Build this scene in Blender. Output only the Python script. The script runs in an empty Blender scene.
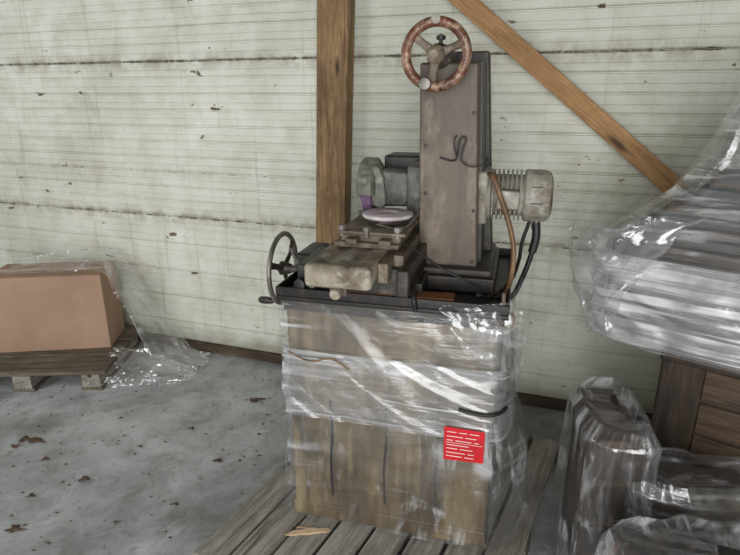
import bpy, bmesh, math, random
from mathutils import Vector, Matrix, noise
random.seed(7)
sc=bpy.context.scene
sc.view_settings.view_transform='Standard'
COL=bpy.context.collection
R=math.radians

# ------------------------------------------------------------------ helpers
def link(o,parent=None):
    COL.objects.link(o)
    if parent: o.parent=parent
    return o
def empty(name,loc=(0,0,0),rz=0):
    e=bpy.data.objects.new(name,None); e.location=loc; e.rotation_euler=(0,0,R(rz)); e.empty_display_size=.1
    return link(e)
def finish(name,bm,mat,parent=None,smooth=False,bevel=0,seg=2):
    bmesh.ops.recalc_face_normals(bm,faces=bm.faces)
    me=bpy.data.meshes.new(name); bm.to_mesh(me); bm.free()
    if smooth:
        for p in me.polygons: p.use_smooth=True
    o=bpy.data.objects.new(name,me)
    if mat: me.materials.append(mat)
    link(o,parent)
    if bevel:
        m=o.modifiers.new("b",'BEVEL'); m.width=bevel; m.segments=seg; m.limit_method='ANGLE'; m.angle_limit=R(40)
        for p in me.polygons: p.use_smooth=True
        w=o.modifiers.new("w",'WEIGHTED_NORMAL'); w.keep_sharp=True
    return o
def bm_box(bm,x0,x1,y0,y1,z0,z1):
    v=[bm.verts.new(c) for c in [(x0,y0,z0),(x1,y0,z0),(x1,y1,z0),(x0,y1,z0),(x0,y0,z1),(x1,y0,z1),(x1,y1,z1),(x0,y1,z1)]]
    for f in [(0,1,2,3),(4,5,6,7),(0,1,5,4),(1,2,6,5),(2,3,7,6),(3,0,4,7)]: bm.faces.new([v[i] for i in f])
    return v
def box(name,x0,x1,y0,y1,z0,z1,mat,parent=None,bevel=.003,rot=0,seg=2):
    bm=bmesh.new(); vs=bm_box(bm,x0,x1,y0,y1,z0,z1)
    if rot:
        c=Vector(((x0+x1)/2,(y0+y1)/2,0)); bmesh.ops.rotate(bm,verts=vs,cent=c,matrix=Matrix.Rotation(R(rot),3,'Z'))
    return finish(name,bm,mat,parent,bevel=bevel,seg=seg)
def prism(name,poly,y0,y1,mat,parent=None,bevel=.003):
    """poly in XZ, extruded along Y"""
    bm=bmesh.new(); a=[bm.verts.new((x,y0,z)) for x,z in poly]; b=[bm.verts.new((x,y1,z)) for x,z in poly]
    bm.faces.new(a); bm.faces.new(b); n=len(poly)
    for i in range(n): bm.faces.new([a[i],a[(i+1)%n],b[(i+1)%n],b[i]])
    return finish(name,bm,mat,parent,bevel=bevel)
def lathe(name,prof,M,mat,parent=None,n=48,bevel=0):
    """prof list of (h,r) around local Z, transformed by M"""
    bm=bmesh.new(); rings=[]
    for h,r in prof:
        if r<1e-5: rings.append([bm.verts.new((0,0,h))])
        else: rings.append([bm.verts.new((r*math.cos(2*math.pi*i/n),r*math.sin(2*math.pi*i/n),h)) for i in range(n)])
    for a,b in zip(rings,rings[1:]):
        for i in range(n):
            j=(i+1)%n
            f=[a[i%len(a)],a[j%len(a)],b[j%len(b)],b[i%len(b)]]
            g=[]
            for v in f:
                if v not in g: g.append(v)
            if len(g)>2:
                try: bm.faces.new(g)
                except ValueError: pass
    bmesh.ops.transform(bm,matrix=M,verts=bm.verts)
    o=finish(name,bm,mat,parent,smooth=True)
    m=o.modifiers.new("e",'EDGE_SPLIT'); m.split_angle=R(35)
    return o
def axX(x,y,z): return Matrix.Translation((x,y,z))@Matrix.Rotation(R(90),4,'Y')
def axY(x,y,z): return Matrix.Translation((x,y,z))@Matrix.Rotation(R(90),4,'X')   # local z -> -Y
def axZ(x,y,z): return Matrix.Translation((x,y,z))
def cyl(r,h): return [(0,0),(0,r*.96),(h*.04,r),(h*.96,r),(h,r*.96),(h,0)]
def tube(name,pts,r,mat,parent=None,cyclic=False,smooth=True):
    cu=bpy.data.curves.new(name,'CURVE'); cu.dimensions='3D'; cu.bevel_depth=r; cu.bevel_resolution=4; cu.resolution_u=10; cu.use_fill_caps=True
    if smooth:
        s=cu.splines.new('BEZIER'); s.bezier_points.add(len(pts)-1)
        for b,p in zip(s.bezier_points,pts): b.co=p; b.handle_left_type='AUTO'; b.handle_right_type='AUTO'
    else:
        s=cu.splines.new('POLY'); s.points.add(len(pts)-1)
        for b,p in zip(s.points,pts): b.co=(*p,1)
    s.use_cyclic_u=cyclic
    cu.materials.append(mat)
    return link(bpy.data.objects.new(name,cu),parent)

# ------------------------------------------------------------------ materials
class NT:
    def __init__(s,name):
        s.m=bpy.data.materials.new(name); s.m.use_nodes=True; s.t=s.m.node_tree; s.t.nodes.clear()
        s.out=s.n("ShaderNodeOutputMaterial")
    def n(s,ty,**k):
        x=s.t.nodes.new(ty)
        for a,b in k.items(): setattr(x,a,b)
        return x
    def l(s,a,b): s.t.links.new(a,b)
    def coord(s,kind="Object",scale=(1,1,1),rot=(0,0,0)):
        tc=s.n("ShaderNodeTexCoord"); mp=s.n("ShaderNodeMapping"); s.l(tc.outputs[kind],mp.inputs[0])
        mp.inputs['Scale'].default_value=scale; mp.inputs['Rotation'].default_value=rot
        return mp.outputs[0]
    def noise(s,co,scale,detail=6,rough=.6,dist=0):
        x=s.n("ShaderNodeTexNoise"); s.l(co,x.inputs['Vector']); x.inputs['Scale'].default_value=scale
        x.inputs['Detail'].default_value=detail; x.inputs['Roughness'].default_value=rough; x.inputs['Distortion'].default_value=dist
        return x.outputs[0]
    def ramp(s,f,stops):
        x=s.n("ShaderNodeValToRGB"); s.l(f,x.inputs[0]); e=x.color_ramp.elements
        while len(e)<len(stops): e.new(.5)
        for i,(p,c) in enumerate(stops):
            e[i].position=p; e[i].color=(c,c,c,1) if isinstance(c,(int,float)) else (*c,1)
        return x.outputs[0]
    def mix(s,f,a,b,mode='MIX'):
        x=s.n("ShaderNodeMix",data_type='RGBA',blend_type=mode)
        for i,v in ((0,f),(6,a),(7,b)):
            if isinstance(v,bpy.types.NodeSocket): s.l(v,x.inputs[i])
            elif i==0: x.inputs[0].default_value=v
            else: x.inputs[i].default_value=(*v,1)
        return x.outputs[2]
    def math(s,op,a,b=0,c=0):
        x=s.n("ShaderNodeMath",operation=op)
        for i,v in enumerate((a,b,c)):
            if isinstance(v,bpy.types.NodeSocket): s.l(v,x.inputs[i])
            else: x.inputs[i].default_value=v
        return x.outputs[0]
    def bsdf(s,col,rough=.6,metal=0,bump=None,bstr=.3,bdist=.01,spec=.5):
        b=s.n("ShaderNodeBsdfPrincipled")
        if isinstance(col,bpy.types.NodeSocket): s.l(col,b.inputs['Base Color'])
        else: b.inputs['Base Color'].default_value=(*col,1)
        if isinstance(rough,bpy.types.NodeSocket): s.l(rough,b.inputs['Roughness'])
        else: b.inputs['Roughness'].default_value=rough
        b.inputs['Metallic'].default_value=metal; b.inputs['Specular IOR Level'].default_value=spec
        if bump is not None:
            x=s.n("ShaderNodeBump"); s.l(bump,x.inputs['Height']); x.inputs['Strength'].default_value=bstr; x.inputs['Distance'].default_value=bdist
            s.l(x.outputs[0],b.inputs['Normal'])
        s.l(b.outputs[0],s.out.inputs[0]); return b
def lin(r,g,b):
    f=lambda c:(c/255/12.92 if c/255<=.04045 else ((c/255+.055)/1.055)**2.4)
    return (f(r),f(g),f(b))
def grime(name,c,dark,light=None,scale=6,stretch=(1,1,1),rough=.6,metal=0,bump=.25,amt=(.35,.65),fine=60,drip=0):
    t=NT(name); co=t.coord(scale=stretch)
    a=t.noise(co,scale,8,.65,.4); b=t.noise(t.coord(),fine,4,.6)
    col=t.mix(t.ramp(a,[(amt[0],0),(amt[1],1)]),dark,c)
    if light: col=t.mix(t.ramp(t.noise(co,scale*2.3,6,.7),[(.5,0),(.68,1)]),col,light)
    if drip:
        dr=t.noise(t.coord(scale=(18,18,.9)),1.4,6,.65,.3)
        col=t.mix(t.math('MULTIPLY',t.ramp(dr,[(.5,0),(.68,1)]),drip),col,tuple(x*.5 for x in dark))
    col=t.mix(t.math('MULTIPLY',b,.35),col,dark)
    t.bsdf(col,rough,metal,t.mix(.5,a,b),bump,.004)
    return t.m
M_cab=grime("cabinet_paint",lin(128,110,80),lin(52,40,25),lin(158,140,106),3.5,(1,1,.35),.38,amt=(.34,.62),drip=.65)
M_cast=grime("grimy_casting",lin(120,105,87),lin(50,39,29),lin(148,134,115),4,(1,1,.35),.48,amt=(.28,.7),drip=.35)
M_fix=grime("fixture_casting",lin(128,114,95),lin(60,47,34),lin(162,150,132),9,(1,1,1),.55,amt=(.34,.65))
M_castd=grime("dark_casting",lin(64,57,48),lin(26,22,18),lin(92,83,72),8,rough=.5)
M_table=grime("dusty_table",lin(168,159,141),lin(84,71,54),lin(194,187,172),7,rough=.7,amt=(.36,.6))
M_green=grime("dark_green_paint",lin(48,54,48),lin(24,23,20),lin(72,75,65),8,rough=.45)
M_headp=grime("grey_green_paint",lin(134,134,124),lin(56,51,41),lin(168,167,157),8,rough=.5,amt=(.36,.58))
M_headd=grime("spindle_paint",lin(92,95,86),lin(38,37,31),lin(124,123,113),9,rough=.45)
M_black=grime("oily_black",lin(32,27,23),lin(12,10,9),lin(60,48,38),10,rough=.45)
M_motor=grime("motor_paint",lin(176,170,157),lin(92,82,67),lin(200,196,185),7,rough=.5)
M_steel=grime("dull_steel",lin(150,146,140),lin(88,80,72),None,10,rough=.4,metal=.5)
M_rustring=grime("rusty_rim",lin(134,84,60),lin(62,36,26),lin(190,160,134),14,rough=.4,metal=.1)
M_rub=grime("black_rubber",lin(30,28,27),lin(16,15,14),None,10,rough=.5)
M_hose=grime("tan_hose",lin(146,114,80),lin(84,60,40),None,12,rough=.5)
M_white=grime("white_abrasive",lin(222,214,216),lin(174,160,164),None,10,rough=.8)
M_wheelp=grime("purple_abrasive",lin(140,112,142),lin(94,74,98),None,30,rough=.95)
M_card=grime("cardboard",lin(174,143,119),lin(154,125,103),None,3,(1,1,1),.85,bump=.08)
M_tape=grime("packing_tape",lin(188,160,132),lin(172,140,112),None,3,rough=.3,bump=.05)
M_red=grime("red_label",lin(212,26,36),lin(180,20,28),None,6,rough=.4,bump=.03)
M_ink=grime("label_print",lin(240,225,220),lin(220,200,195),None,6,rough=.5,bump=0)
M_leaf=grime("dead_leaf",lin(104,80,60),lin(54,40,30),None,20,rough=.9)
def wood(name,c,dark,light,axis='Z',rough=.75,ring=1.0,patch=.55):
    t=NT(name); s={'X':(.7,9,9),'Y':(9,.7,9),'Z':(9,9,.7)}[axis]
    co=t.coord(scale=s); a=t.noise(co,2.2*ring,8,.62,.8); b=t.noise(co,9*ring,6,.7,.2)
    col=t.mix(t.ramp(a,[(.3,0),(.5,.6),(.72,1)]),dark,c)
    col=t.mix(t.ramp(b,[(.48,0),(.72,.8)]),col,light)
    col=t.mix(t.ramp(t.noise(co,20*ring,4,.6,0),[(.58,0),(.7,.5)]),col,dark)
    col=t.mix(t.math('MULTIPLY',t.ramp(t.noise(t.coord(),3.5,7,.7,.5),[(.45,0),(.7,1)]),patch),col,dark)
    v=t.n("ShaderNodeTexVoronoi"); t.l(t.coord(scale={'X':(1.6,6,6),'Y':(6,1.6,6),'Z':(6,6,1.6)}[axis]),v.inputs['Vector']); v.inputs['Scale'].default_value=1.0
    col=t.mix(t.ramp(v.outputs['Distance'],[(.05,1),(.11,0)]),col,tuple(x*.45 for x in dark))
    t.bsdf(col,rough,0,t.mix(.5,a,b),.5,.004); return t.m
M_post=wood("post_wood",lin(158,126,86),lin(88,66,42),lin(184,154,112),'Z',ring=1.4,patch=.75)
M_brace=wood("brace_wood",lin(186,142,94),lin(124,90,54),lin(208,170,124),'X',ring=1.4)
M_palY=wood("pallet_wood",lin(164,159,149),lin(88,82,73),lin(196,192,183),'Y',.85)
M_palX=wood("pallet_wood_cross",lin(122,110,94),lin(62,53,42),lin(150,139,122),'X',.85)
M_dwood=wood("dark_wood",lin(60,47,36),lin(29,22,17),lin(86,70,55),'Z',.7)
M_crate=wood("crate_wood",lin(84,65,48),lin(38,28,20),lin(114,92,70),'X',.7)
M_rustw=wood("oily_wood",lin(132,84,44),lin(56,36,22),lin(158,114,64),'X',.6)

def film(name,lo=.03,hi=.7,su=1.2,sv=22,rot=0.0,tint=(.9,.92,.94),thr=(.5,.66),rough=.2,bump=.5,dist=.006,gl_amt=1.4,cover=(.35,.6),gr=.1):
    t=NT(name)
    a=t.noise(t.coord("UV",(su,sv,1),(0,0,R(rot))),1.5,7,.6,.8)
    b=t.noise(t.coord("UV",(su*2.6,sv*2.4,1),(0,0,R(rot+7))),1.5,5,.6,.5)
    cc=t.noise(t.coord("UV",(1,1,1)),14,5,.6,1.2)
    big=t.noise(t.coord("UV",(1,1.4,1)),3.0,4,.55,.8)
    st=t.ramp(a,[(thr[0],0),(thr[1],1)]); s2=t.ramp(b,[(.53,0),(.7,1)])
    s=t.math('MULTIPLY',t.math('ADD',t.math('MULTIPLY',st,.7),t.math('MULTIPLY',s2,.35)),t.ramp(big,[(cover[0],.10),(cover[1],1)]))
    al=t.math('MINIMUM',t.math('MULTIPLY_ADD',s,hi-lo,lo),.97)
    h=t.math('ADD',t.math('ADD',t.math('MULTIPLY',a,.6),t.math('MULTIPLY',b,.3)),t.math('MULTIPLY',cc,.35))
    bs=t.bsdf(tint,rough,0,h,bump,dist,spec=.8)
    t.l(al,bs.inputs['Alpha'])
    gl=t.n("ShaderNodeBsdfGlossy"); gl.inputs['Roughness'].default_value=gr; gl.inputs['Color'].default_value=(1,1,1,1)
    bn=[n for n in t.t.nodes if n.type=='BUMP'][0]; t.l(bn.outputs[0],gl.inputs['Normal'])
    mx=t.n("ShaderNodeMixShader"); lw=t.n("ShaderNodeLayerWeight"); lw.inputs[0].default_value=.25
    f=t.math('MULTIPLY_ADD',t.math('POWER',lw.outputs['Facing'],4),.35,.06)
    t.l(t.math('MULTIPLY',f,gl_amt),mx.inputs[0]); t.l(bs.outputs[0],mx.inputs[1]); t.l(gl.outputs[0],mx.inputs[2])
    t.l(mx.outputs[0],t.out.inputs[0])
    return t.m
F_clear=film("stretch_film_clear",.01,.55,.9,9,rot=14,thr=(.54,.64),cover=(.48,.62),gl_amt=1.2,bump=.8,gr=.07)
F_body=film("stretch_film_streaked",.02,.7,.8,16,rot=5,thr=(.54,.64),cover=(.46,.6),gl_amt=1.2,bump=.8,gr=.07)
F_band=film("stretch_film_layered",.10,.9,.7,18,rot=-3,thr=(.49,.61),cover=(.38,.56),gl_amt=1.3,bump=.8,gr=.08)
F_vert=film("stretch_film_loose",.01,.6,9,1.8,rot=14,thr=(.54,.64),cover=(.44,.58),gl_amt=1.3,bump=.8,gr=.07)
F_vbr=film("stretch_film_bunched",.04,.8,9,1.8,rot=10,thr=(.51,.62),cover=(.4,.55),gl_amt=1.8,tint=(.92,.94,.96),bump=.8,gr=.07)
F_drape=film("plastic_sheeting",.06,.65,5,4,rot=25,thr=(.5,.63),gl_amt=1.8,bump=.7,gr=.08)
F_white=film("stretch_film_heavy",.18,1.0,.9,14,rot=16,thr=(.46,.58),cover=(.34,.5),tint=(.97,.98,1),gl_amt=2.0,bump=.8,gr=.08)
F_mid=film("stretch_film_folded",.03,.85,1.2,10,rot=24,thr=(.52,.62),cover=(.42,.56),tint=(.94,.96,.98),gl_amt=1.7,bump=.8,gr=.07)
F_grey=film("stretch_film_grey",.20,.7,6,3,rot=25,thr=(.5,.63),tint=(.55,.57,.60),gl_amt=1.8,bump=.7,gr=.08)

def fold(u,v,amp,su,sv,seed):
    p=Vector((u*su,v*sv,seed)); 
    r=1-abs(noise.noise(p))*2.2
    r2=noise.noise(Vector((u*su*2.7+5,v*sv*2.7,seed+9)))
    return amp*(.7*r+.5*r2)
def wrap(name,levels,mat,parent,amp=.008,su=2,sv=14,nu=220,nv=90,seed=1.0,cap=False,diag=0.0):
    pts0=levels[len(levels)//2][1]; n=len(pts0)
    L=[(Vector(pts0[(i+1)%n])-Vector(pts0[i])).length for i in range(n)]; T=sum(L)
    bm=bmesh.new(); uvl=bm.loops.layers.uv.new("UVMap"); grid=[]
    z0=levels[0][0]; z1=levels[-1][0]
    for j in range(nv+1):
        z=z0+(z1-z0)*j/nv
        k=0
        while k<len(levels)-2 and z>levels[k+1][0]: k+=1
        f=(z-levels[k][0])/(levels[k+1][0]-levels[k][0]); f=max(0,min(1,f))
        pl=[Vector(a).lerp(Vector(b),f) for a,b in zip(levels[k][1],levels[k+1][1])]
        c=sum(pl,Vector((0,0)))/n
        row=[]
        for i in range(nu):
            s=T*i/nu; e=0
            while s>L[e]: s-=L[e]; e+=1
            q=pl[e].lerp(pl[(e+1)%n],s/L[e])
            q2=Vector((0,0))
            for ds in (-.03,.03):
                ss=(T*i/nu+ds)%T; e2=0
                while ss>L[e2]: ss-=L[e2]; e2+=1
                q2+=pl[e2].lerp(pl[(e2+1)%n],ss/L[e2])
            q=q*.5+q2*.25
            nrm=(q-c).normalized()
            u=T*i/nu; ang=2*math.pi*i/nu; cx=math.cos(ang)*T/6.28; sy=math.sin(ang)*T/6.28
            dsp=amp*.6+fold(cx,z+.35*math.sin(ang)+diag*cx,amp,su,sv,seed)+.4*fold(sy,z,amp,su*2,sv*.4,seed+3)
            q=q+nrm*dsp
            zz=z+ .5*fold(cx,0,amp,3,1,seed+2)*(1 if j in(0,nv) else .3)
            row.append(bm.verts.new((q.x,q.y,zz)))
        grid.append(row)
    if cap:
        top=grid[-1]; c=Vector((0,0,0))
        for v in top: c+=v.co
        c/=nu
        for f in (.93,.82,.66,.48,.3,.12):
            row=[]
            for i,v in enumerate(top):
                q=c.lerp(v.co,f); q.z+=fold(q.x,q.y,amp*1.2,5,9,seed+6)+.006*(1-f)
                row.append(bm.verts.new(q))
            grid.append(row)
    for j in range(len(grid)-1):
        for i in range(nu):
            i2=(i+1)%nu
            f=bm.faces.new([grid[j][i],grid[j][i2],grid[j+1][i2],grid[j+1][i]]); f.smooth=True
            for lp,(a,b) in zip(f.loops,[(i,j),(i+1,j),(i+1,j+1),(i,j+1)]):
                lp[uvl].uv=(T*a/nu,(z1-z0)*b/nv) if j<nv else (grid[b][a%nu].co.x,grid[b][a%nu].co.y)
    me=bpy.data.meshes.new(name); bm.to_mesh(me); bm.free(); me.materials.append(mat)
    return link(bpy.data.objects.new(name,me),parent)
def cr(p0,p1,p2,p3,t):
    return .5*((2*p1)+(-p0+p2)*t+(2*p0-5*p1+4*p2-p3)*t*t+(-p0+3*p1-3*p2+p3)*t*t*t)
def sheet(name,ctrl,mat,parent=None,amp=.02,su=4,sv=4,nu=90,nv=90,seed=1.0,floor=None,ragged=.0,fine=.25):
    def ev(row,t):
        n=len(row)-1; k=min(int(t*n),n-1); f=t*n-k
        g=lambda i: Vector(row[max(0,min(n,i))])
        return cr(g(k-1),g(k),g(k+1),g(k+2),f)
    bm=bmesh.new(); uvl=bm.loops.layers.uv.new("UVMap"); G=[]
    for j in range(nv+1):
        tv=j/nv
        row=[]
        for i in range(nu+1):
            tu=i/nu; tu2=tu; tv2=tv
            if ragged:
                tu2=tu+ragged*noise.noise(Vector((tv*6,seed,3)))*(abs(tu-.5)*2)**3
                tv2=tv+ragged*noise.noise(Vector((tu*6,seed,7)))*(abs(tv-.5)*2)**3
                tu2=max(0,min(1,tu2)); tv2=max(0,min(1,tv2))
            row.append(ev([ev(r,tu2) for r in ctrl],tv2))
        G.append(row)
    V=[]
    for j in range(nv+1):
        row=[]
        for i in range(nu+1):
            a=G[j][min(i+1,nu)]-G[j][max(i-1,0)]; b=G[min(j+1,nv)][i]-G[max(j-1,0)][i]
            nn=a.cross(b); nn=nn.normalized() if nn.length>1e-9 else Vector((0,0,1))
            P=G[j][i]+nn*(fold(i/nu,j/nv,amp,su,sv,seed)+fine*fold(i/nu,j/nv,amp,su*2.6,sv*2.2,seed+4))
            if floor is not None: P.z=max(P.z,floor+.002+.003*noise.noise(P*30))
            row.append(bm.verts.new(P))
        V.append(row)
    w=(G[nv//2][-1]-G[nv//2][0]).length; h=(G[-1][nu//2]-G[0][nu//2]).length
    for j in range(nv):
        for i in range(nu):
            f=bm.faces.new([V[j][i],V[j][i+1],V[j+1][i+1],V[j+1][i]]); f.smooth=True
            for lp,(a,b) in zip(f.loops,[(i,j),(i+1,j),(i+1,j+1),(i,j+1)]): lp[uvl].uv=(a/nu*w,b/nv*h)
    me=bpy.data.meshes.new(name); bm.to_mesh(me); bm.free(); me.materials.append(mat)
    return link(bpy.data.objects.new(name,me),parent)

# ------------------------------------------------------------------ camera
cam=bpy.data.objects.new("camera",bpy.data.cameras.new("camera")); link(cam); sc.camera=cam
cam.location=(0,0,1.6); cam.rotation_euler=(R(72),0,0); cam.data.sensor_width=36; cam.data.lens=560/740*36; cam.data.clip_start=.05

# ------------------------------------------------------------------ room
WA=Vector((-1.4335,3.4995,0)); WANG=-19.15
def wallmat():
    t=NT("painted_beadboard"); co=t.coord()
    sx=t.n("ShaderNodeSeparateXYZ"); t.l(co,sx.inputs[0]); z=sx.outputs[2]
    big=t.noise(co,.9,5,.6,.3); mid=t.noise(co,5,7,.65,.4)
    base=t.mix(t.ramp(big,[(.3,0),(.7,1)]),lin(200,203,188),lin(232,233,223))
    base=t.mix(t.math('MULTIPLY',t.ramp(mid,[(.35,1),(.58,0)]),.35),base,lin(178,172,148))
    hs=t.noise(t.coord(scale=(.8,1,30)),2.2,6,.7,.3)
    base=t.mix(t.math('MULTIPLY',t.ramp(hs,[(.56,0),(.7,1)]),.35),base,lin(142,136,114))
    vs=t.noise(t.coord(scale=(14,1,.5)),1.6,5,.6,.2)
    base=t.mix(t.math('MULTIPLY',t.ramp(vs,[(.58,0),(.74,1)]),.4),base,lin(152,142,112))
    sp=t.noise(t.coord(scale=(1,1,.7)),1.7,8,.7,.6)
    base=t.mix(t.math('MULTIPLY',t.ramp(sp,[(.54,0),(.74,1)]),.5),base,lin(142,134,110))
    wob=t.noise(t.coord(scale=(2.2,1,0)),1.5,6,.7)
    for h,wd,thr in ((1.785,.010,.46),(.885,.010,.47),(1.16,.004,.52),(.52,.004,.54)):
        dz=t.math('ABSOLUTE',t.math('SUBTRACT',t.math('MULTIPLY_ADD',wob,.016,z),h+.008))
        cut=t.math('MULTIPLY_ADD',t.ramp(t.noise(t.coord(scale=(4,1,.5)),3.1,7,.8),[(thr,0),(thr+.18,1)]),wd,.001 if wd>.006 else 0)
        base=t.mix(t.math('MULTIPLY',t.math('LESS_THAN',dz,cut),.85),base,lin(78,66,50))
        halo=t.ramp(dz,[(0,1),(.07,0)])
        base=t.mix(t.math('MULTIPLY',t.math('MULTIPLY',halo,t.ramp(t.noise(co,8,6,.7),[(.42,0),(.6,1)])),.65 if wd>.006 else .25),base,lin(126,114,88))
    fl=t.noise(t.coord(scale=(1,1,2.2)),7.5,8,.62,.2)
    fm=t.math('MULTIPLY',t.ramp(fl,[(.65,0),(.665,1)]),t.ramp(t.noise(co,1.3,3,.5),[(.46,0),(.54,1)]))
    base=t.mix(fm,base,lin(104,90,68))
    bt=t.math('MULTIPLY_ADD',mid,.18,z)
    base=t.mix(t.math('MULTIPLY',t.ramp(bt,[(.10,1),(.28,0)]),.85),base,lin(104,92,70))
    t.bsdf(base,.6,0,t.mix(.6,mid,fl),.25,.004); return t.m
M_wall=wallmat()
def beadwall(name,x0,x1,z0,z1,mat,parent):
    prof=[]; z=z0; pitch=.089; k=0
    while z<z1:
        d=.010 if k%2==0 else .005
        for dz,dy in ((0,.0),(.003,d),(.007,d),(.0095,0),(.0125,.004),(.0155,0),(.0455,0),(.048,.003),(.0505,0)):
            if z+dz<=z1: prof.append((z+dz,dy,k))
        z+=pitch; k+=1
    prof.append((z1,0,k))
    bm=bmesh.new(); nx=80; rows=[]
    for zz,dy,k in prof:
        row=[]
        for i in range(nx+1):
            x=x0+(x1-x0)*i/nx
            row.append(bm.verts.new((x, dy+.006*noise.noise(Vector((x*1.3,zz*3,0)))+.002*noise.noise(Vector((x*.5,k*3.1,4))), zz+.0025*noise.noise(Vector((i*.25,k*5.3,2))))))
        rows.append(row)
    for a,b in zip(rows,rows[1:]):
        for i in range(nx): bm.faces.new([a[i],a[i+1],b[i+1],b[i]])
    back=[bm.verts.new(c) for c in ((x0,.06,z0),(x1,.06,z0),(x1,.06,z1),(x0,.06,z1))]; bm.faces.new(back)
    return finish(name,bm,mat,parent)
def onwall(o): o.location=WA; o.rotation_euler=(0,0,R(WANG)); return o
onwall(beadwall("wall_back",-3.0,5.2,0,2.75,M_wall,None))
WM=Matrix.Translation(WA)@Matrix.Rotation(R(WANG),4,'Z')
wl_=beadwall("unseen_wall_left",0,5.0,0,2.75,M_wall,None); wl_.matrix_world=WM@Matrix.Translation((-3.0,-5.0,0))@Matrix.Rotation(R(90),4,'Z')  # unseen side wall, added so world light enters only from the front
wr_=beadwall("unseen_wall_right",0,5.0,0,2.75,M_wall,None); wr_.matrix_world=WM@Matrix.Translation((5.2,0,0))@Matrix.Rotation(R(-90),4,'Z')  # unseen side wall, added to block world light and darken the right corner
M_bb=grime("rotten_baseboard",lin(84,70,53),lin(40,32,25),lin(118,103,80),6,(.4,1,2),.85)
onwall(box("baseboard_back",-2.98,5.18,-.03,-.002,0,.06,M_bb,bevel=.004))
bm=bmesh.new(); 
lean=lambda z:(z-.82)*.036
v=[bm.verts.new(c) for c in [(1.235+lean(0),-.10,0),(1.405+lean(0),-.10,0),(1.405+lean(0),-.012,0),(1.235+lean(0),-.012,0),(1.235+lean(2.74),-.10,2.74),(1.400+lean(2.74),-.10,2.74),(1.400+lean(2.74),-.012,2.74),(1.235+lean(2.74),-.012,2.74)]]
for f in [(0,1,2,3),(4,5,6,7),(0,1,5,4),(1,2,6,5),(2,3,7,6),(3,0,4,7)]: bm.faces.new([v[i] for i in f])
onwall(finish("wooden_post",bm,M_post,bevel=.004))
a=Vector((1.60,0,2.325)); b=Vector((2.975,0,1.20)); dr=(b-a).normalized(); L=(b-a).length
bm=bmesh.new(); bm_box(bm,0,L,-.07,-.0,-.043,.043)
br=finish("diagonal_brace",bm,M_brace,bevel=.004)
br.matrix_world=WM@Matrix.Translation((a.x,-.012,a.z))@Matrix.Rotation(math.atan2(-dr.z,dr.x),4,'Y')
def floormat():
    t=NT("worn_concrete"); co=t.coord()
    a=t.noise(co,1.1,8,.65,.5); b=t.noise(co,5,8,.7,.6); c=t.noise(co,45,5,.7)
    col=t.mix(t.ramp(a,[(.34,0),(.62,1)]),lin(126,127,126),lin(190,193,193))
    col=t.mix(t.math('MULTIPLY',t.ramp(b,[(.32,1),(.52,0)]),.6),col,lin(104,102,97))
    col=t.mix(t.ramp(c,[(.62,0),(.70,.75)]),col,lin(86,79,70))
    col=t.mix(t.math('MULTIPLY',t.ramp(t.noise(co,2.4,9,.75,1.2),[(.54,0),(.64,1)]),.5),col,lin(206,209,210))
    col=t.mix(t.math('MULTIPLY',t.ramp(t.noise(co,14,6,.75,.3),[(.57,0),(.68,1)]),.6),col,lin(92,86,78))
    t.bsdf(col,.65,0,t.mix(.5,b,c),.45,.006); return t.m
fb=bmesh.new(); vs=[fb.verts.new(c) for c in ((-6.5,-4,0),(5,-4,0),(5,5.5,0),(-6.5,5.5,0))]; fb.faces.new(vs)
finish("floor",fb,floormat())
cb=bmesh.new(); bm_box(cb,-3.05,5.25,-5.0,.06,2.76,2.8)
onwall(finish("unseen_ceiling",cb,M_dwood))  # out of view, added to shade the upper part of the back wall

# ------------------------------------------------------------------ surface grinder
G=empty("surface_grinder",(.0575,1.63,.0),-14.4)
ZB=.125
box("base_cabinet",-.345,.35,0,.62,ZB+.0,.975,M_cab,G,.012,seg=3)
box("cabinet_plinth",-.35,.355,-.004,.625,ZB,.185,M_cab,G,.005)
box("cabinet_door",-.30,.17,-.006,.01,.26,.80,M_cab,G,.004)
box("cabinet_top_rail",-.347,.352,-.012,.01,.935,.975,M_castd,G,.004)
box("cabinet_corner_trim",.343,.354,-.008,.02,.14,.95,M_black,G,.003)
for i,x in enumerate((-.195,-.005,.17)):
    tube("oil_run_%d"%i,[(x,-.009,.62),(x+.004,-.009,.5),(x-.003,-.009,.36),(x+.002,-.009,.24)],(.005,.004,.003)[i],M_black,G)
bm=bmesh.new(); bm_box(bm,-.365,.365,-.03,.64,.975,.99)
for q in ((-.365,.365,-.03,-.022),(-.365,.365,.632,.64),(-.365,-.357,-.022,.632),(.357,.365,-.022,.632)): bm_box(bm,q[0],q[1],q[2],q[3],.99,1.02)
finish("chip_tray",bm,M_black,G,bevel=.003)
box("bed_casting",-.27,.10,.03,.60,.99,1.05,M_black,G,.006)
box("oily_board",-.19,.06,-.015,.03,.992,1.03,M_rustw,G,.004,rot=-2)
box("oily_board_offcut",.07,.20,-.01,.05,.992,1.02,M_rustw,G,.004,rot=4)
box("slide_housing",-.31,-.15,.02,.26,.99,1.085,M_green,G,.01)
box("slide_cover",-.26,-.14,-.04,.10,1.03,1.085,M_castd,G,.008)
lathe("slide_knob",[(0,0),(0,.012),(.02,.012),(.024,.018),(.045,.018),(.05,0)],axY(-.285,.02,1.03),M_black,G,24)
lathe("slide_knob_small",[(0,0),(0,.01),(.03,.01),(.034,0)],axY(-.225,-.04,1.05),M_steel,G,20)
tube("feed_lever",[(-.30,.05,1.06),(-.315,.03,1.10),(-.325,.02,1.135)],.006,M_steel,G)
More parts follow.
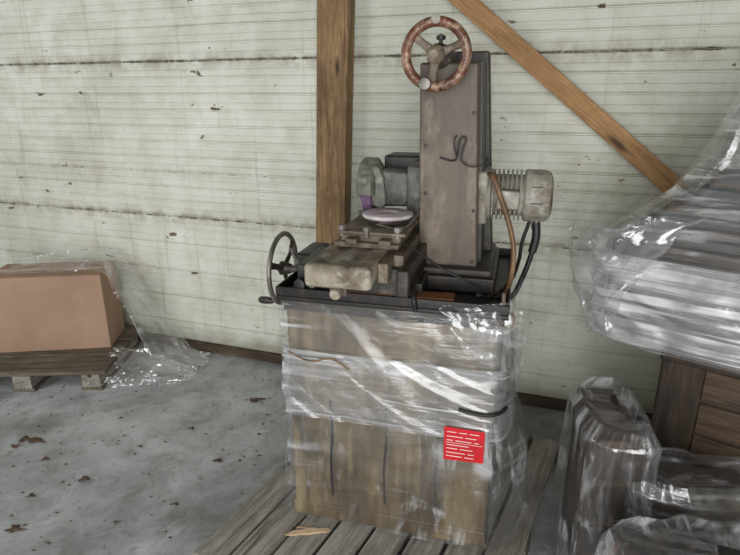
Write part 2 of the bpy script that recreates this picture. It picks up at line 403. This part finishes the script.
prism("saddle",[(-.13,1.05),(.085,1.05),(.085,1.10),(.06,1.13),(-.10,1.13)],-.10,.52,M_castd,G,.005)
box("saddle_side_plate",.05,.085,-.13,.42,1.055,1.135,M_castd,G,.006)
prism("work_table",[(-.185,1.165),(-.185,1.12),(-.172,1.098),(-.01,1.098),(.0,1.12),(.0,1.165),(-.04,1.165),(-.045,1.158),(-.075,1.158),(-.08,1.165),(-.11,1.165),(-.115,1.158),(-.145,1.158),(-.15,1.165)],-.20,.56,M_table,G,.004)
bm=bmesh.new(); bm_box(bm,-.187,.002,-.235,-.195,1.102,1.168); finish("table_end_cap",bm,M_table,G,bevel=.014,seg=4)
box("table_side_rail",.0,.03,-.15,.5,1.10,1.158,M_fix,G,.004)
box("table_guard_strip",.03,.06,-.08,.4,1.13,1.165,M_cast,G,.004)
lathe("table_stop_knob",[(0,0),(0,.015),(.02,.017),(.03,.014),(.034,0)],axY(-.10,-.20,1.084),M_table,G,24)
box("stop_bracket",-.125,-.075,-.20,-.12,1.07,1.10,M_cast,G,.004)
box("fixture_base",-.165,.035,-.03,.27,1.165,1.182,M_fix,G,.004)
box("magnetic_chuck",-.145,.04,-.02,.25,1.182,1.205,M_cast,G,.005)
box("chuck_face",-.15,.055,-.03,.26,1.205,1.217,M_fix,G,.004)
for i,(x,y) in enumerate(((-.14,-.02),(.03,-.02),(.03,.2),(-.14,.2),(-.06,-.035))):
    lathe("fixture_bolt_%d"%i,[(0,0),(0,.008),(.02,.008),(.02,.013),(.032,.013),(.032,0)],axZ(x,y,1.2),M_steel,G,6)
for i,x in enumerate((-.12,-.02)):
    box("clamp_bar_%d"%i,x,x+.035,-.06,.0,1.182,1.20,M_fix,G,.004)
lathe("rotary_plate",[(0,0),(0,.072),(.012,.076),(.02,.076),(.02,0)],axZ(-.03,.11,1.217),M_castd,G,48)
lathe("white_disc",[(0,0),(0,.077),(.003,.08),(.011,.08),(.013,.077),(.013,.03),(.010,.026),(.010,0)],axZ(-.03,.11,1.237),M_white,G,56)
box("column_foot",.03,.315,.14,.56,.99,1.045,M_black,G,.008)
prism("column",[(.058,1.04),(.252,1.04),(.222,1.695),(.045,1.695)],.20,.42,M_cast,G,.008)
prism("column_back_plate",[(.05,1.03),(.292,1.03),(.238,1.74),(.06,1.74)],.42,.50,M_castd,G,.006)
prism("column_way_strip",[(.246,1.05),(.262,1.05),(.232,1.70),(.218,1.70)],.26,.42,M_black,G,.002)
box("column_collar",.035,.30,.16,.54,1.04,1.065,M_castd,G,.006)
for i,(x,z) in enumerate(((.075,1.08),(.235,1.08),(.07,1.45),(.215,1.55),(.075,1.3),(.23,1.25))):
    lathe("column_screw_%d"%i,[(0,0),(0,.006),(.003,.005),(.004,0)],axY(x,.20,z),M_black,G,12)
def handwheel(pref,M,r,rr,mat,hubm,spokes=3,handle=True,a0=90,wide=1.0):
    bm=bmesh.new(); n=72; k=14; g=[]
    for i in range(n):
        a=2*math.pi*i/n; row=[]
        for j in range(k):
            b=2*math.pi*j/k; q=(r-rr)+rr*math.cos(b)
            row.append(bm.verts.new((q*math.cos(a),q*math.sin(a),rr*.9*math.sin(b))))
        g.append(row)
    for i in range(n):
        for j in range(k): bm.faces.new([g[i][j],g[(i+1)%n][j],g[(i+1)%n][(j+1)%k],g[i][(j+1)%k]])
    bmesh.ops.transform(bm,matrix=M,verts=bm.verts); finish(pref+"_rim",bm,mat,G,smooth=True)
    lathe(pref+"_hub",[(-.03,0),(-.03,.018),(-.01,.024),(.008,.026),(.012,.022),(.016,.012),(.022,.012),(.022,0)],M,hubm,G,32)
    for s in range(spokes):
        a=R(a0+360*s/spokes); d=Vector((math.cos(a),math.sin(a),0)); pr=Vector((-d.y,d.x,0))
        bm=bmesh.new(); rows=[]
        for t,w,hh,zz in ((.015,.015,.006,-.004),(.5*r,.0105,.005,-.008),(r-1.3*rr,.013,.006,0)):
            c=d*t+Vector((0,0,zz)); rows.append([bm.verts.new(c+pr*x*w*wide+Vector((0,0,y*hh))) for x,y in ((-1,-.4),(-.5,-1),(.5,-1),(1,-.4),(1,.4),(.5,1),(-.5,1),(-1,.4))])
        for p,q in zip(rows,rows[1:]):
            for i in range(8): bm.faces.new([p[i],p[(i+1)%8],q[(i+1)%8],q[i]])
        bmesh.ops.transform(bm,matrix=M,verts=bm.verts); finish(pref+"_spoke_%d"%s,bm,hubm,G,smooth=True)
    if handle:
        a=R(a0+165); P=M@Matrix.Translation(((r-rr)*math.cos(a),(r-rr)*math.sin(a),0))
        lathe(pref+"_grip",[(0,0),(0,.007),(.012,.007),(.018,.011),(.04,.014),(.062,.013),(.07,.008),(.072,0)],P,hubm,G,24)
MW=axY(.104,.125,1.712)
handwheel("elevation_handwheel",MW,.102,.0145,M_rustring,M_fix,3,False,a0=262)
lathe("elevation_handwheel_grip",[(0,0),(0,.008),(.006,.008),(.008,.016),(.03,.019),(.036,.016),(.038,0)],axY(.080,.115,1.632),M_steel,G,28)
lathe("elevation_handwheel_crank_pin",[(0,0),(0,.010),(.014,.013),(.02,0)],axY(.104,.112,1.803),M_motor,G,24)
lathe("elevation_shaft",cyl(.016,.09),axY(.104,.215,1.712),M_steel,G,24)
lathe("elevation_bearing",[(0,0),(0,.036),(.02,.036),(.03,.026),(.04,0)],axY(.104,.205,1.712),M_castd,G,32)
box("bearing_block",.07,.14,.18,.36,1.69,1.735,M_cast,G,.008)
lathe("oil_cap",[(0,0),(0,.006),(.012,.006),(.012,.014),(.022,.014),(.028,0)],axZ(.108,.19,1.745),M_black,G,20)
MT=Matrix.Translation((-.455,.25,.992))@Matrix.Rotation(R(-90),4,'Y')
handwheel("traverse_handwheel",MT,.137,.0095,M_steel,M_castd,3,True,a0=50)
lathe("traverse_shaft",cyl(.014,.15),axX(-.455,.25,.992),M_steel,G,20)
lathe("traverse_boss",[(0,0),(0,.03),(.03,.036),(.05,.036),(.05,0)],axX(-.39,.25,1.01),M_green,G,28)
box("traverse_gearbox",-.375,-.30,.17,.35,1.02,1.075,M_green,G,.012)
# grinding head: boxy housing, flared wheel guard and upright abrasive wheel
HY,HZ=.34,1.29
prism("spindle_housing",[(-.105,1.345),(-.105,1.245),(-.09,1.232),(.045,1.238),(.06,1.25),(.06,1.335),(.045,1.348),(-.09,1.36)],HY-.055,HY+.06,M_headd,G,.014)
lathe("spindle_nose",[(0,0),(0,.046),(.02,.050),(.034,.044),(.034,0)],axX(-.125,HY-.02,HZ+.004),M_headp,G,36)
def hood(name,x0,x1,r,a0,a1,th,mat):
    bm=bmesh.new(); n=40; ring=[]
    for i in range(n+1):
        a=R(a0+(a1-a0)*i/n); c,s=math.cos(a),math.sin(a)
        ring.append([bm.verts.new((x,HY+q*c,HZ+q*s)) for x,q in ((x0,.03),(x0,r-.01),(x0+.008,r),(x1-.012,r),(x1,r-.016),(x1,.03),(x1-th,.03),(x1-th,r-th),(x0+th,r-th),(x0+th,.03))])
    m=10
    for p,q in zip(ring,ring[1:]):
        for i in range(m): bm.faces.new([p[i],p[(i+1)%m],q[(i+1)%m],q[i]])
    bm.faces.new(ring[0]); bm.faces.new(ring[-1])
    finish(name,bm,mat,G,smooth=False,bevel=.003)
hood("wheel_guard",-.172,-.108,.104,5,188,.006,M_headp)
prism("wheel_guard_bracket",[(-.125,1.375),(-.125,1.24),(-.085,1.225),(-.07,1.245),(-.08,1.335),(-.10,1.375)],HY-.075,HY-.02,M_headp,G,.008)
lathe("guard_cap",[(0,0),(0,.034),(.008,.04),(.016,.04),(.016,0)],axX(-.185,HY,HZ),M_headp,G,32)
lathe("grinding_wheel",[(0,0),(0,.088),(.003,.092),(.033,.092),(.036,.088),(.036,0)],axX(-.157,HY,HZ-.006),M_wheelp,G,56)
box("dust_box",-.115,.06,.42,.56,1.29,1.395,M_green,G,.01)
box("head_slide",.0,.06,.26,.44,1.19,1.38,M_headd,G,.01)
MY,MZ=.34,1.283
lathe("motor_flange",[(0,0),(0,.082),(.006,.086),(.03,.086),(.034,.082),(.034,0)],axX(.245,MY,MZ),M_motor,G,48)
box("motor_mount_plate",.23,.27,MY-.085,MY+.085,MZ-.09,MZ+.085,M_motor,G,.01)
prof=[(0,0),(0,.068)]
for i in range(7):
    x=.006+i*.0145; prof+=[(x,.068),(x+.001,.084),(x+.006,.084),(x+.007,.068)]
prof+=[(.108,.068),(.108,0)]
lathe("motor_fins",prof,axX(.275,MY,MZ),M_motor,G,56)
lathe("motor_end_bell",[(0,0),(0,.080),(.006,.086),(.062,.086),(.082,.079),(.091,.058),(.093,0)],axX(.383,MY,MZ),M_motor,G,56)
for i in range(10):
    a=R(36*i+8); box("bell_slot_%d"%i,.405,.44,MY+.084*math.cos(a)-.003,MY+.084*math.cos(a)+.003,MZ+.084*math.sin(a)-.002,MZ+.084*math.sin(a)+.002,M_black,G,.001)
box("junction_box",.30,.37,MY-.115,MY-.07,MZ-.03,MZ+.03,M_motor,G,.006)
lathe("cable_gland",cyl(.014,.03),axZ(.43,MY-.02,MZ-.108),M_steel,G,20)
tube("coolant_hose",[(.27,.26,1.36),(.285,.22,1.355),(.315,.2,1.29),(.345,.2,1.21),(.365,.2,1.12),(.36,.16,1.03),(.345,.10,.985),(.35,.05,.95)],.0085,M_hose,G)
tube("motor_cable",[(.43,.32,1.19),(.432,.31,1.14),(.42,.29,1.08),(.40,.26,1.02),(.37,.2,.97),(.33,.12,1.0)],.009,M_rub,G)
tube("motor_cable_sleeve",[(.43,.32,1.20),(.434,.31,1.15),(.425,.295,1.10)],.014,M_rub,G)
tube("power_cable",[(.41,.33,1.2),(.39,.3,1.13),(.385,.27,1.08),(.36,.2,1.02),(.30,.1,1.0),(.27,.02,1.03)],.006,M_rub,G)
tube("lifting_hook",[(.345,.0,1.05),(.35,-.01,1.01),(.375,-.02,.985),(.37,-.02,.955),(.345,-.02,.95),(.33,-.02,.965)],.006,M_fix,G)
tube("chuck_lead",[(.02,.0,1.19),(.07,.02,1.16),(.15,.05,1.10),(.23,.06,1.06),(.27,.08,1.04)],.0035,M_rub,G)
tube("coolant_pipe",[(.10,.0,1.0),(.07,-.01,1.03),(.05,.0,1.07),(.075,.1,1.10)],.007,M_rub,G)
tube("tray_strap",[(.09,-.035,.985),(.085,-.036,1.02),(.07,.0,1.05)],.008,M_rub,G)
tube("lubrication_line",[(-.05,.04,1.225),(.03,.02,1.222),(.06,.1,1.24),(.06,.19,1.25)],.003,M_steel,G)
tube("wire_bracket",[(.118,.190,1.415),(.165,.188,1.408),(.172,.18,1.42),(.182,.18,1.475),(.192,.182,1.48),(.188,.18,1.44),(.19,.176,1.405),(.25,.18,1.398),(.268,.19,1.42)],.0026,M_black,G)
tube("wire_bracket_leg",[(.172,.18,1.415),(.162,.176,1.47),(.168,.18,1.485)],.0022,M_black,G)
bm=bmesh.new(); vs=[bm.verts.new(c) for c in ((.196,-.042,.483),(.322,-.042,.487),(.322,-.042,.601),(.194,-.042,.604))]; bm.faces.new(vs)
o=finish("red_label",bm,M_red,G); s=o.modifiers.new("s",'SOLIDIFY'); s.thickness=.001
bm=bmesh.new()
for r_,(z,ws) in enumerate(((.588,[.3,.25,.3]),(.572,[.5,.35]),(.558,[.2,.5,.15]),(.541,[.7]),(.528,[.35,.4]),(.513,[.6,.2]),(.500,[.5,.3]))):
    x=.204
    for w in ws:
        bm_box(bm,x,x+w*.10,-.0438,-.0432,z-.0013,z+.0013); x+=w*.10+.008
bm_box(bm,.200,.316,-.0436,-.0432,.549,.5505)
finish("label_print",bm,M_ink,G)
def lv(z,bx,by=.12,l=-.352): return (z,[(l,-.010),(.353,-.014),(bx,by),(max(bx-.03,.37),.40),(.355,.63),(l,.63)])
wrap("stretch_wrap_lower",[lv(.13,.46,.1,-.38),lv(.18,.47,.1,-.37),lv(.27,.475,.11,-.36),lv(.47,.455,.12,-.354),lv(.60,.41,.12,-.352)],F_clear,G,.010,3.0,7,280,100,seed=2.3,diag=.7)
wrap("stretch_wrap_skirt",[lv(.128,.49,.14,-.41),lv(.22,.50,.14,-.38),lv(.45,.45,.13,-.362),lv(.62,.39,.1,-.358)],F_vert,G,.011,7,2.6,300,60,seed=7.7)
wrap("stretch_wrap_band",[lv(.55,.40,.1,-.355),lv(.61,.405,.1,-.362),lv(.70,.39,.1,-.360),lv(.80,.38,.1,-.354)],F_band,G,.012,1.8,14,280,90,seed=4.1,diag=-.15)
wrap("stretch_wrap_upper",[lv(.74,.385,.1,-.352),lv(.88,.375,.1,-.350),lv(.95,.372,.09,-.356),lv(1.0,.37,.09,-.366)],F_body,G,.009,2.6,9,260,70,seed=5.2,diag=.3)
wrap("stretch_wrap_outer",[lv(.60,.40,.1,-.362),lv(.80,.39,.1,-.36),lv(.94,.385,.09,-.366)],F_body,G,.012,4.0,5,260,60,seed=9.2,diag=-.7)
for k,(z,dz,rr,x0) in enumerate(((.565,.006,.0045,-.355),(.785,-.010,.004,-.355))):
    pts=[]
    for i in range(30):
        x=x0+(.36-x0)*i/29; pts.append((x,-.020+.002*math.sin(i*.9+k),z+dz*math.sin(i*.2+k)+.0015*math.sin(i*.7)))
    pts+= [(.395,.05,z),(.395,.2,z)]
    tube("film_rope_%d"%k,pts,rr,F_band,G)
tube("black_strap",[(.235,-.036,.667),(.28,-.038,.661),(.33,-.036,.660),(.365,-.016,.664),(.38,.01,.67)],.006,M_rub,G)
tube("loose_strap",[(-.33,-.036,.80),(-.25,-.037,.775),(-.18,-.037,.79),(-.12,-.036,.76)],.003,M_hose,G)
sheet("film_tuft",[[(.16,-.03,1.0),(.26,-.035,1.01),(.36,-.02,1.03),(.39,.06,1.0)],[(.20,-.04,.93),(.29,-.045,.94),(.38,-.03,.94),(.42,.06,.92)],[(.25,-.03,.84),(.32,-.035,.82),(.39,-.02,.80),(.42,.08,.78)]],F_mid,G,.010,4,2,80,60,3.3,ragged=.15)
sheet("film_tuft_side",[[(.36,.0,1.02),(.39,.05,1.06),(.40,.12,1.08)],[(.37,-.01,.9),(.40,.05,.9),(.41,.13,.92)],[(.37,-.01,.7),(.42,.06,.7),(.42,.15,.7)]],F_vert,G,.010,3,2,50,60,8.1)

# ------------------------------------------------------------------ pallets
def pallet(name,loc,rz,w,l,nb,gap,parent_mats=(M_palY,M_palX),h=.12,th=.02):
    P=empty(name,loc,rz)
    bw=(w-gap*(nb-1))/nb
    for i in range(nb):
        x=-w/2+i*(bw+gap); j=random.uniform(-.012,.012)
        o=box("deck_board_%d"%i,x,x+bw,-l/2+j,l/2+j,h-th+random.uniform(-.002,.001),h,parent_mats[0],P,.003)
        o.rotation_euler=(0,0,R(random.uniform(-.4,.4)))
    for i,y in enumerate((-l/2+.05,0,l/2-.05)):
        box("stringer_%d"%i,-w/2,w/2,y-.045,y+.045,.02,h-th-.002,parent_mats[1],P,.003)
    for i,y in enumerate((-l/2+.05,0,l/2-.05)):
        box("bottom_board_%d"%i,-w/2,w/2,y-.05,y+.05,0,.02,parent_mats[1],P,.002)
    return P
GM=Matrix.Translation((.0575,1.63,0))@Matrix.Rotation(R(-14.4),4,'Z')
c=GM@Vector((.08,.22,0)); c=c-Vector((math.cos(R(-27.4)),math.sin(R(-27.4)),0))*.07
pallet("wooden_pallet",(c.x,c.y,0),-14.4-13,1.0,1.25,8,.016)
P2=empty("wooden_pallet",(-1.98,3.14,0),3)
for i,y in enumerate((-.33,-.105,.12)):
    box("deck_board_%d"%i,-.47,.47,y,y+.19,.103,.125,M_palX,P2,.003)
for i,x in enumerate((-.45,-.05,.33)):
    box("stringer_%d"%i,x,x+.10,-.32,.31,.02,.1015,M_palY,P2,.003)
    box("bottom_board_%d"%i,x-.01,x+.11,-.32,.31,.0,.0195,M_palX,P2,.002)

# ------------------------------------------------------------------ cardboard box (left)
CB=empty("cardboard_box",(-2.235,3.06,.126),7)
box("carton_body",0,.65,0,.30,0,.468,M_card,CB,.006)
box("carton_flap_front",.002,.648,-.001,.148,.468,.472,M_card,CB,.001)
box("carton_flap_back",.002,.648,.152,.301,.468,.472,M_card,CB,.001)
box("carton_tape",.0,.65,.125,.175,.4722,.4735,M_tape,CB,.0003)
box("carton_tape_end",.6502,.6512,.125,.175,.38,.473,M_tape,CB,.0003)
FB=empty("plastic_sheet",(0,0,0),0)
def wp(x,y,z): 
    v=Matrix.Translation((-2.235,3.06,.126))@Matrix.Rotation(R(6),4,'Z')@Vector((x,y,z)); return tuple(v)
sheet("sheet_over_box",[[wp(.05,-.01,.485),wp(.3,-.01,.487),wp(.5,-.01,.49),wp(.66,-.01,.49),wp(.70,.0,.40),wp(.76,.02,.25),wp(.87,-.06,.03),wp(1.0,-.12,-.10),wp(1.15,-.14,-.118)],
 [wp(.08,.12,.50),wp(.3,.12,.505),wp(.5,.13,.51),wp(.66,.13,.51),wp(.72,.13,.42),wp(.80,.12,.27),wp(.93,.07,.08),wp(1.06,.0,-.09),wp(1.22,-.04,-.118)],
 [wp(.12,.32,.50),wp(.3,.33,.52),wp(.5,.34,.54),wp(.65,.34,.52),wp(.73,.32,.43),wp(.82,.29,.28),wp(.95,.22,.12),wp(1.08,.16,-.08),wp(1.22,.10,-.118)]],F_drape,FB,.020,5,3,170,80,2.2,ragged=.12)
sheet("sheet_pile_on_floor",[[(-1.60,2.86,.01),(-1.45,2.81,.03),(-1.28,2.86,.02),(-1.10,2.88,.01)],[(-1.58,2.98,.08),(-1.42,2.95,.10),(-1.25,2.97,.07),(-1.04,2.98,.015)],[(-1.56,3.12,.12),(-1.38,3.10,.12),(-1.22,3.08,.07),(-1.04,3.06,.01)]],F_drape,FB,.026,4,4,120,90,6.2,floor=.0,ragged=.15)

# ------------------------------------------------------------------ right: wrapped machine
WMn=empty("wrapped_machine",(.80,1.86,0),-39)
box("pedestal",.22,.75,.10,.42,.0,.74,M_dwood,WMn,.01)
for i in range(5): box("pedestal_panel_%d"%i,.36,.76,.088,.10,.10+.125*i,.215+.125*i,M_crate,WMn,.005)
box("pedestal_rail",.22,.77,.06,.44,.725,.765,M_dwood,WMn,.008)
box("bed_block",.02,.95,.02,.38,.79,1.10,M_castd,WMn,.02)
box("bed_front_rail",.04,.95,.005,.03,.98,1.06,M_crate,WMn,.006)
for i,(x0,z0,z1,m) in enumerate(((.03,1.10,1.135,M_crate),(.06,1.14,1.17,M_castd),(.09,1.175,1.20,M_crate),(.13,1.205,1.235,M_black),(.17,1.24,1.27,M_crate),(.23,1.275,1.31,M_dwood),(.27,1.33,1.36,M_crate))):
    box("stacked_plate_%d"%i,x0,.95,.0+.01*i,.36,z0,z1,m,WMn,.004,rot=random.uniform(-1.5,1.5))
box("upright",.38,.80,.1,.36,1.3,1.60,M_castd,WMn,.02)
box("upright_arm",.34,.62,.06,.16,1.42,1.50,M_crate,WMn,.01)
def r6(x0,x1,y0,y1): return [(x0,y0+.05),(x0+.06,y0),(x1,y0),(x1,y1),(x0+.05,y1),(x0,y1-.06)]
wrap("wrap_bed",[(.765,r6(.05,.95,.02,.38)),(.79,r6(-.0,.98,-.01,.40)),(.95,r6(-.02,.985,-.015,.41)),(1.05,r6(-.02,.985,-.015,.41)),(1.09,r6(.03,.98,.0,.40))],F_white,WMn,.016,2.4,9,300,120,seed=11.2,diag=.5)
wrap("wrap_top",[(1.06,r6(-.04,.98,-.012,.42)),(1.13,r6(-.02,.98,-.012,.42)),(1.22,r6(.07,.98,-.01,.41)),(1.32,r6(.19,.97,-.0,.4)),(1.44,r6(.25,.96,.02,.4)),(1.58,r6(.30,.94,.04,.39)),(1.74,r6(.36,.90,.06,.38))],F_mid,WMn,.016,3,4,260,120,seed=13.2,diag=1.1)
sheet("wrap_tail",[[(-.14,.16,1.20),(-.07,.03,1.18),(.08,-.03,1.20),(.3,-.03,1.26)],[(-.18,.16,1.10),(-.10,.0,1.07),(.05,-.04,1.08),(.2,-.04,1.12)],[(-.16,.18,.95),(-.08,.0,.92),(.0,-.04,.90),(.1,-.04,.96)],[(-.08,.22,.84),(-.04,.05,.82),(.02,-.03,.80),(.08,-.03,.84)]],F_grey,WMn,.018,3,3,90,90,5.5,ragged=.15)

LB=empty("plastic_wrapped_crate",(.70,1.47,0),-8)
box("crate_side",.0,.14,.0,.34,.0,.60,M_crate,LB,.01)
for i in range(4): box("crate_side_slat_%d"%i,-.006,.146,-.008,.0,.03+.145*i,.14+.145*i,M_dwood,LB,.003)
box("crate_body",.145,.47,-.02,.12,.0,.46,M_dwood,LB,.01)
for i in range(4): box("crate_slat_%d"%i,.15,.47,-.032,-.02,.02+.115*i,.115+.115*i,M_crate,LB,.004)
wrap("wrap_crate_side",[(.003,r6(-.03,.17,-.03,.37)),(.3,r6(-.035,.17,-.035,.36)),(.60,r6(-.03,.165,-.03,.35)),(.64,r6(.0,.14,.0,.33))],F_vbr,LB,.015,7,2.6,200,90,seed=15.2,cap=True,diag=.8)
wrap("wrap_crate_body",[(.003,r6(.12,.50,-.06,.14)),(.25,r6(.12,.50,-.06,.135)),(.44,r6(.12,.49,-.055,.13)),(.49,r6(.14,.48,-.03,.12))],F_mid,LB,.016,3,7,200,100,seed=17.2,cap=True,diag=-.5)
FBn=empty("plastic_wrapped_parcel",(.60,1.0,0),-6)
box("parcel_core",.03,.46,.02,.22,.0,.49,M_crate,FBn,.02)
box("parcel_lid",.02,.47,.01,.23,.49,.505,M_castd,FBn,.004)
wrap("parcel_wrap",[(.003,r6(.0,.50,-.02,.25)),(.3,r6(-.01,.50,-.02,.25)),(.48,r6(.0,.49,-.01,.24)),(.53,r6(.03,.47,.01,.22))],F_vbr,FBn,.018,4,6,240,100,seed=21.2,cap=True,diag=.7)

# ------------------------------------------------------------------ debris
bm=bmesh.new()
spots=[(-.633,2.723,.035),(-1.685,2.356,.03),(-1.62,2.34,.035),(-1.70,2.30,.02),(-.70,2.19,.02),(-1.247,2.057,.025),(-1.375,1.76,.03),(-1.5,2.2,.018),(-1.1,2.3,.012),(-.9,2.45,.014),(-1.3,2.55,.012),(-.8,1.9,.014),(-1.0,1.8,.012),(-1.42,1.95,.016),(-.55,2.4,.012)]
for i in range(110): spots.append((random.uniform(-2.0,-.45),random.uniform(1.6,3.0),random.uniform(.003,.008)))
for (x,y,r) in spots:
    n=9; a0=random.random()*6; c=bm.verts.new((x,y,.006+r*.2)); ring=[]
    for k in range(n):
        a=a0+k*2*math.pi/n; q=r*(1+.45*math.sin(3*a+a0))*(.7 if k%2 else 1.1)
        ring.append(bm.verts.new((x+q*math.cos(a)*1.2,y+q*math.sin(a)*.7,.003+random.random()*r*.35)))
    for k in range(n): bm.faces.new([c,ring[k],ring[(k+1)%n]])
finish("dry_leaves",bm,M_leaf)
sp=GM@Vector((-.245,-.06,0))
WS=empty("wood_scrap",(sp.x-.03,sp.y-.02,.122),8)
M_scrap=wood("fresh_wood",lin(206,180,146),lin(166,136,104),lin(226,206,178),'X')
bm=bmesh.new()
pr=[(-.075,0,.002),(-.05,.009,.008),(-.02,.007,.010),(.0,.012,.010),(.04,.008,.008),(.07,.010,.004),(.085,.002,.002)]
top=[bm.verts.new((x,w,h)) for x,w,h in pr]; bot=[bm.verts.new((x,-w*.8-.002,h*.8)) for x,w,h in pr]
lt=[bm.verts.new((x,w,0)) for x,w,h in pr]; lb=[bm.verts.new((x,-w*.8-.002,0)) for x,w,h in pr]
for k in range(6):
    bm.faces.new([top[k],top[k+1],bot[k+1],bot[k]]); bm.faces.new([lt[k],lt[k+1],top[k+1],top[k]]); bm.faces.new([lb[k],lb[k+1],bot[k+1],bot[k]]); bm.faces.new([lt[k],lt[k+1],lb[k+1],lb[k]])
finish("splinter_large",bm,M_scrap,WS)
o=box("splinter_small",-.04,.03,.018,.024,.0,.005,M_scrap,WS,.001); o.rotation_euler=(0,0,R(-12))

# ------------------------------------------------------------------ light
w=bpy.data.worlds.new("world"); sc.world=w; w.use_nodes=True
bg=w.node_tree.nodes["Background"]; bg.inputs[0].default_value=(.94,.98,1,1); bg.inputs[1].default_value=.6
def area(name,loc,target,sx,sy,e,col=(1,1,1)):
    l=bpy.data.lights.new(name,'AREA'); l.shape='RECTANGLE'; l.size=sx; l.size_y=sy; l.energy=e; l.color=col
    o=bpy.data.objects.new(name,l); link(o); o.location=loc
    o.rotation_euler=(Vector(target)-Vector(loc)).to_track_quat('-Z','Y').to_euler(); return o
area("doorway_daylight",(-.2,-1.9,1.35),(-.3,3,.6),2.4,2.5,120,(.99,.995,1))
area("left_fill_light",(-3.4,1.0,2.0),(-.9,3.2,.4),1.2,1.4,38,(.98,.99,1))  # added fill lamp to brighten the lower left wall; no window is modelled
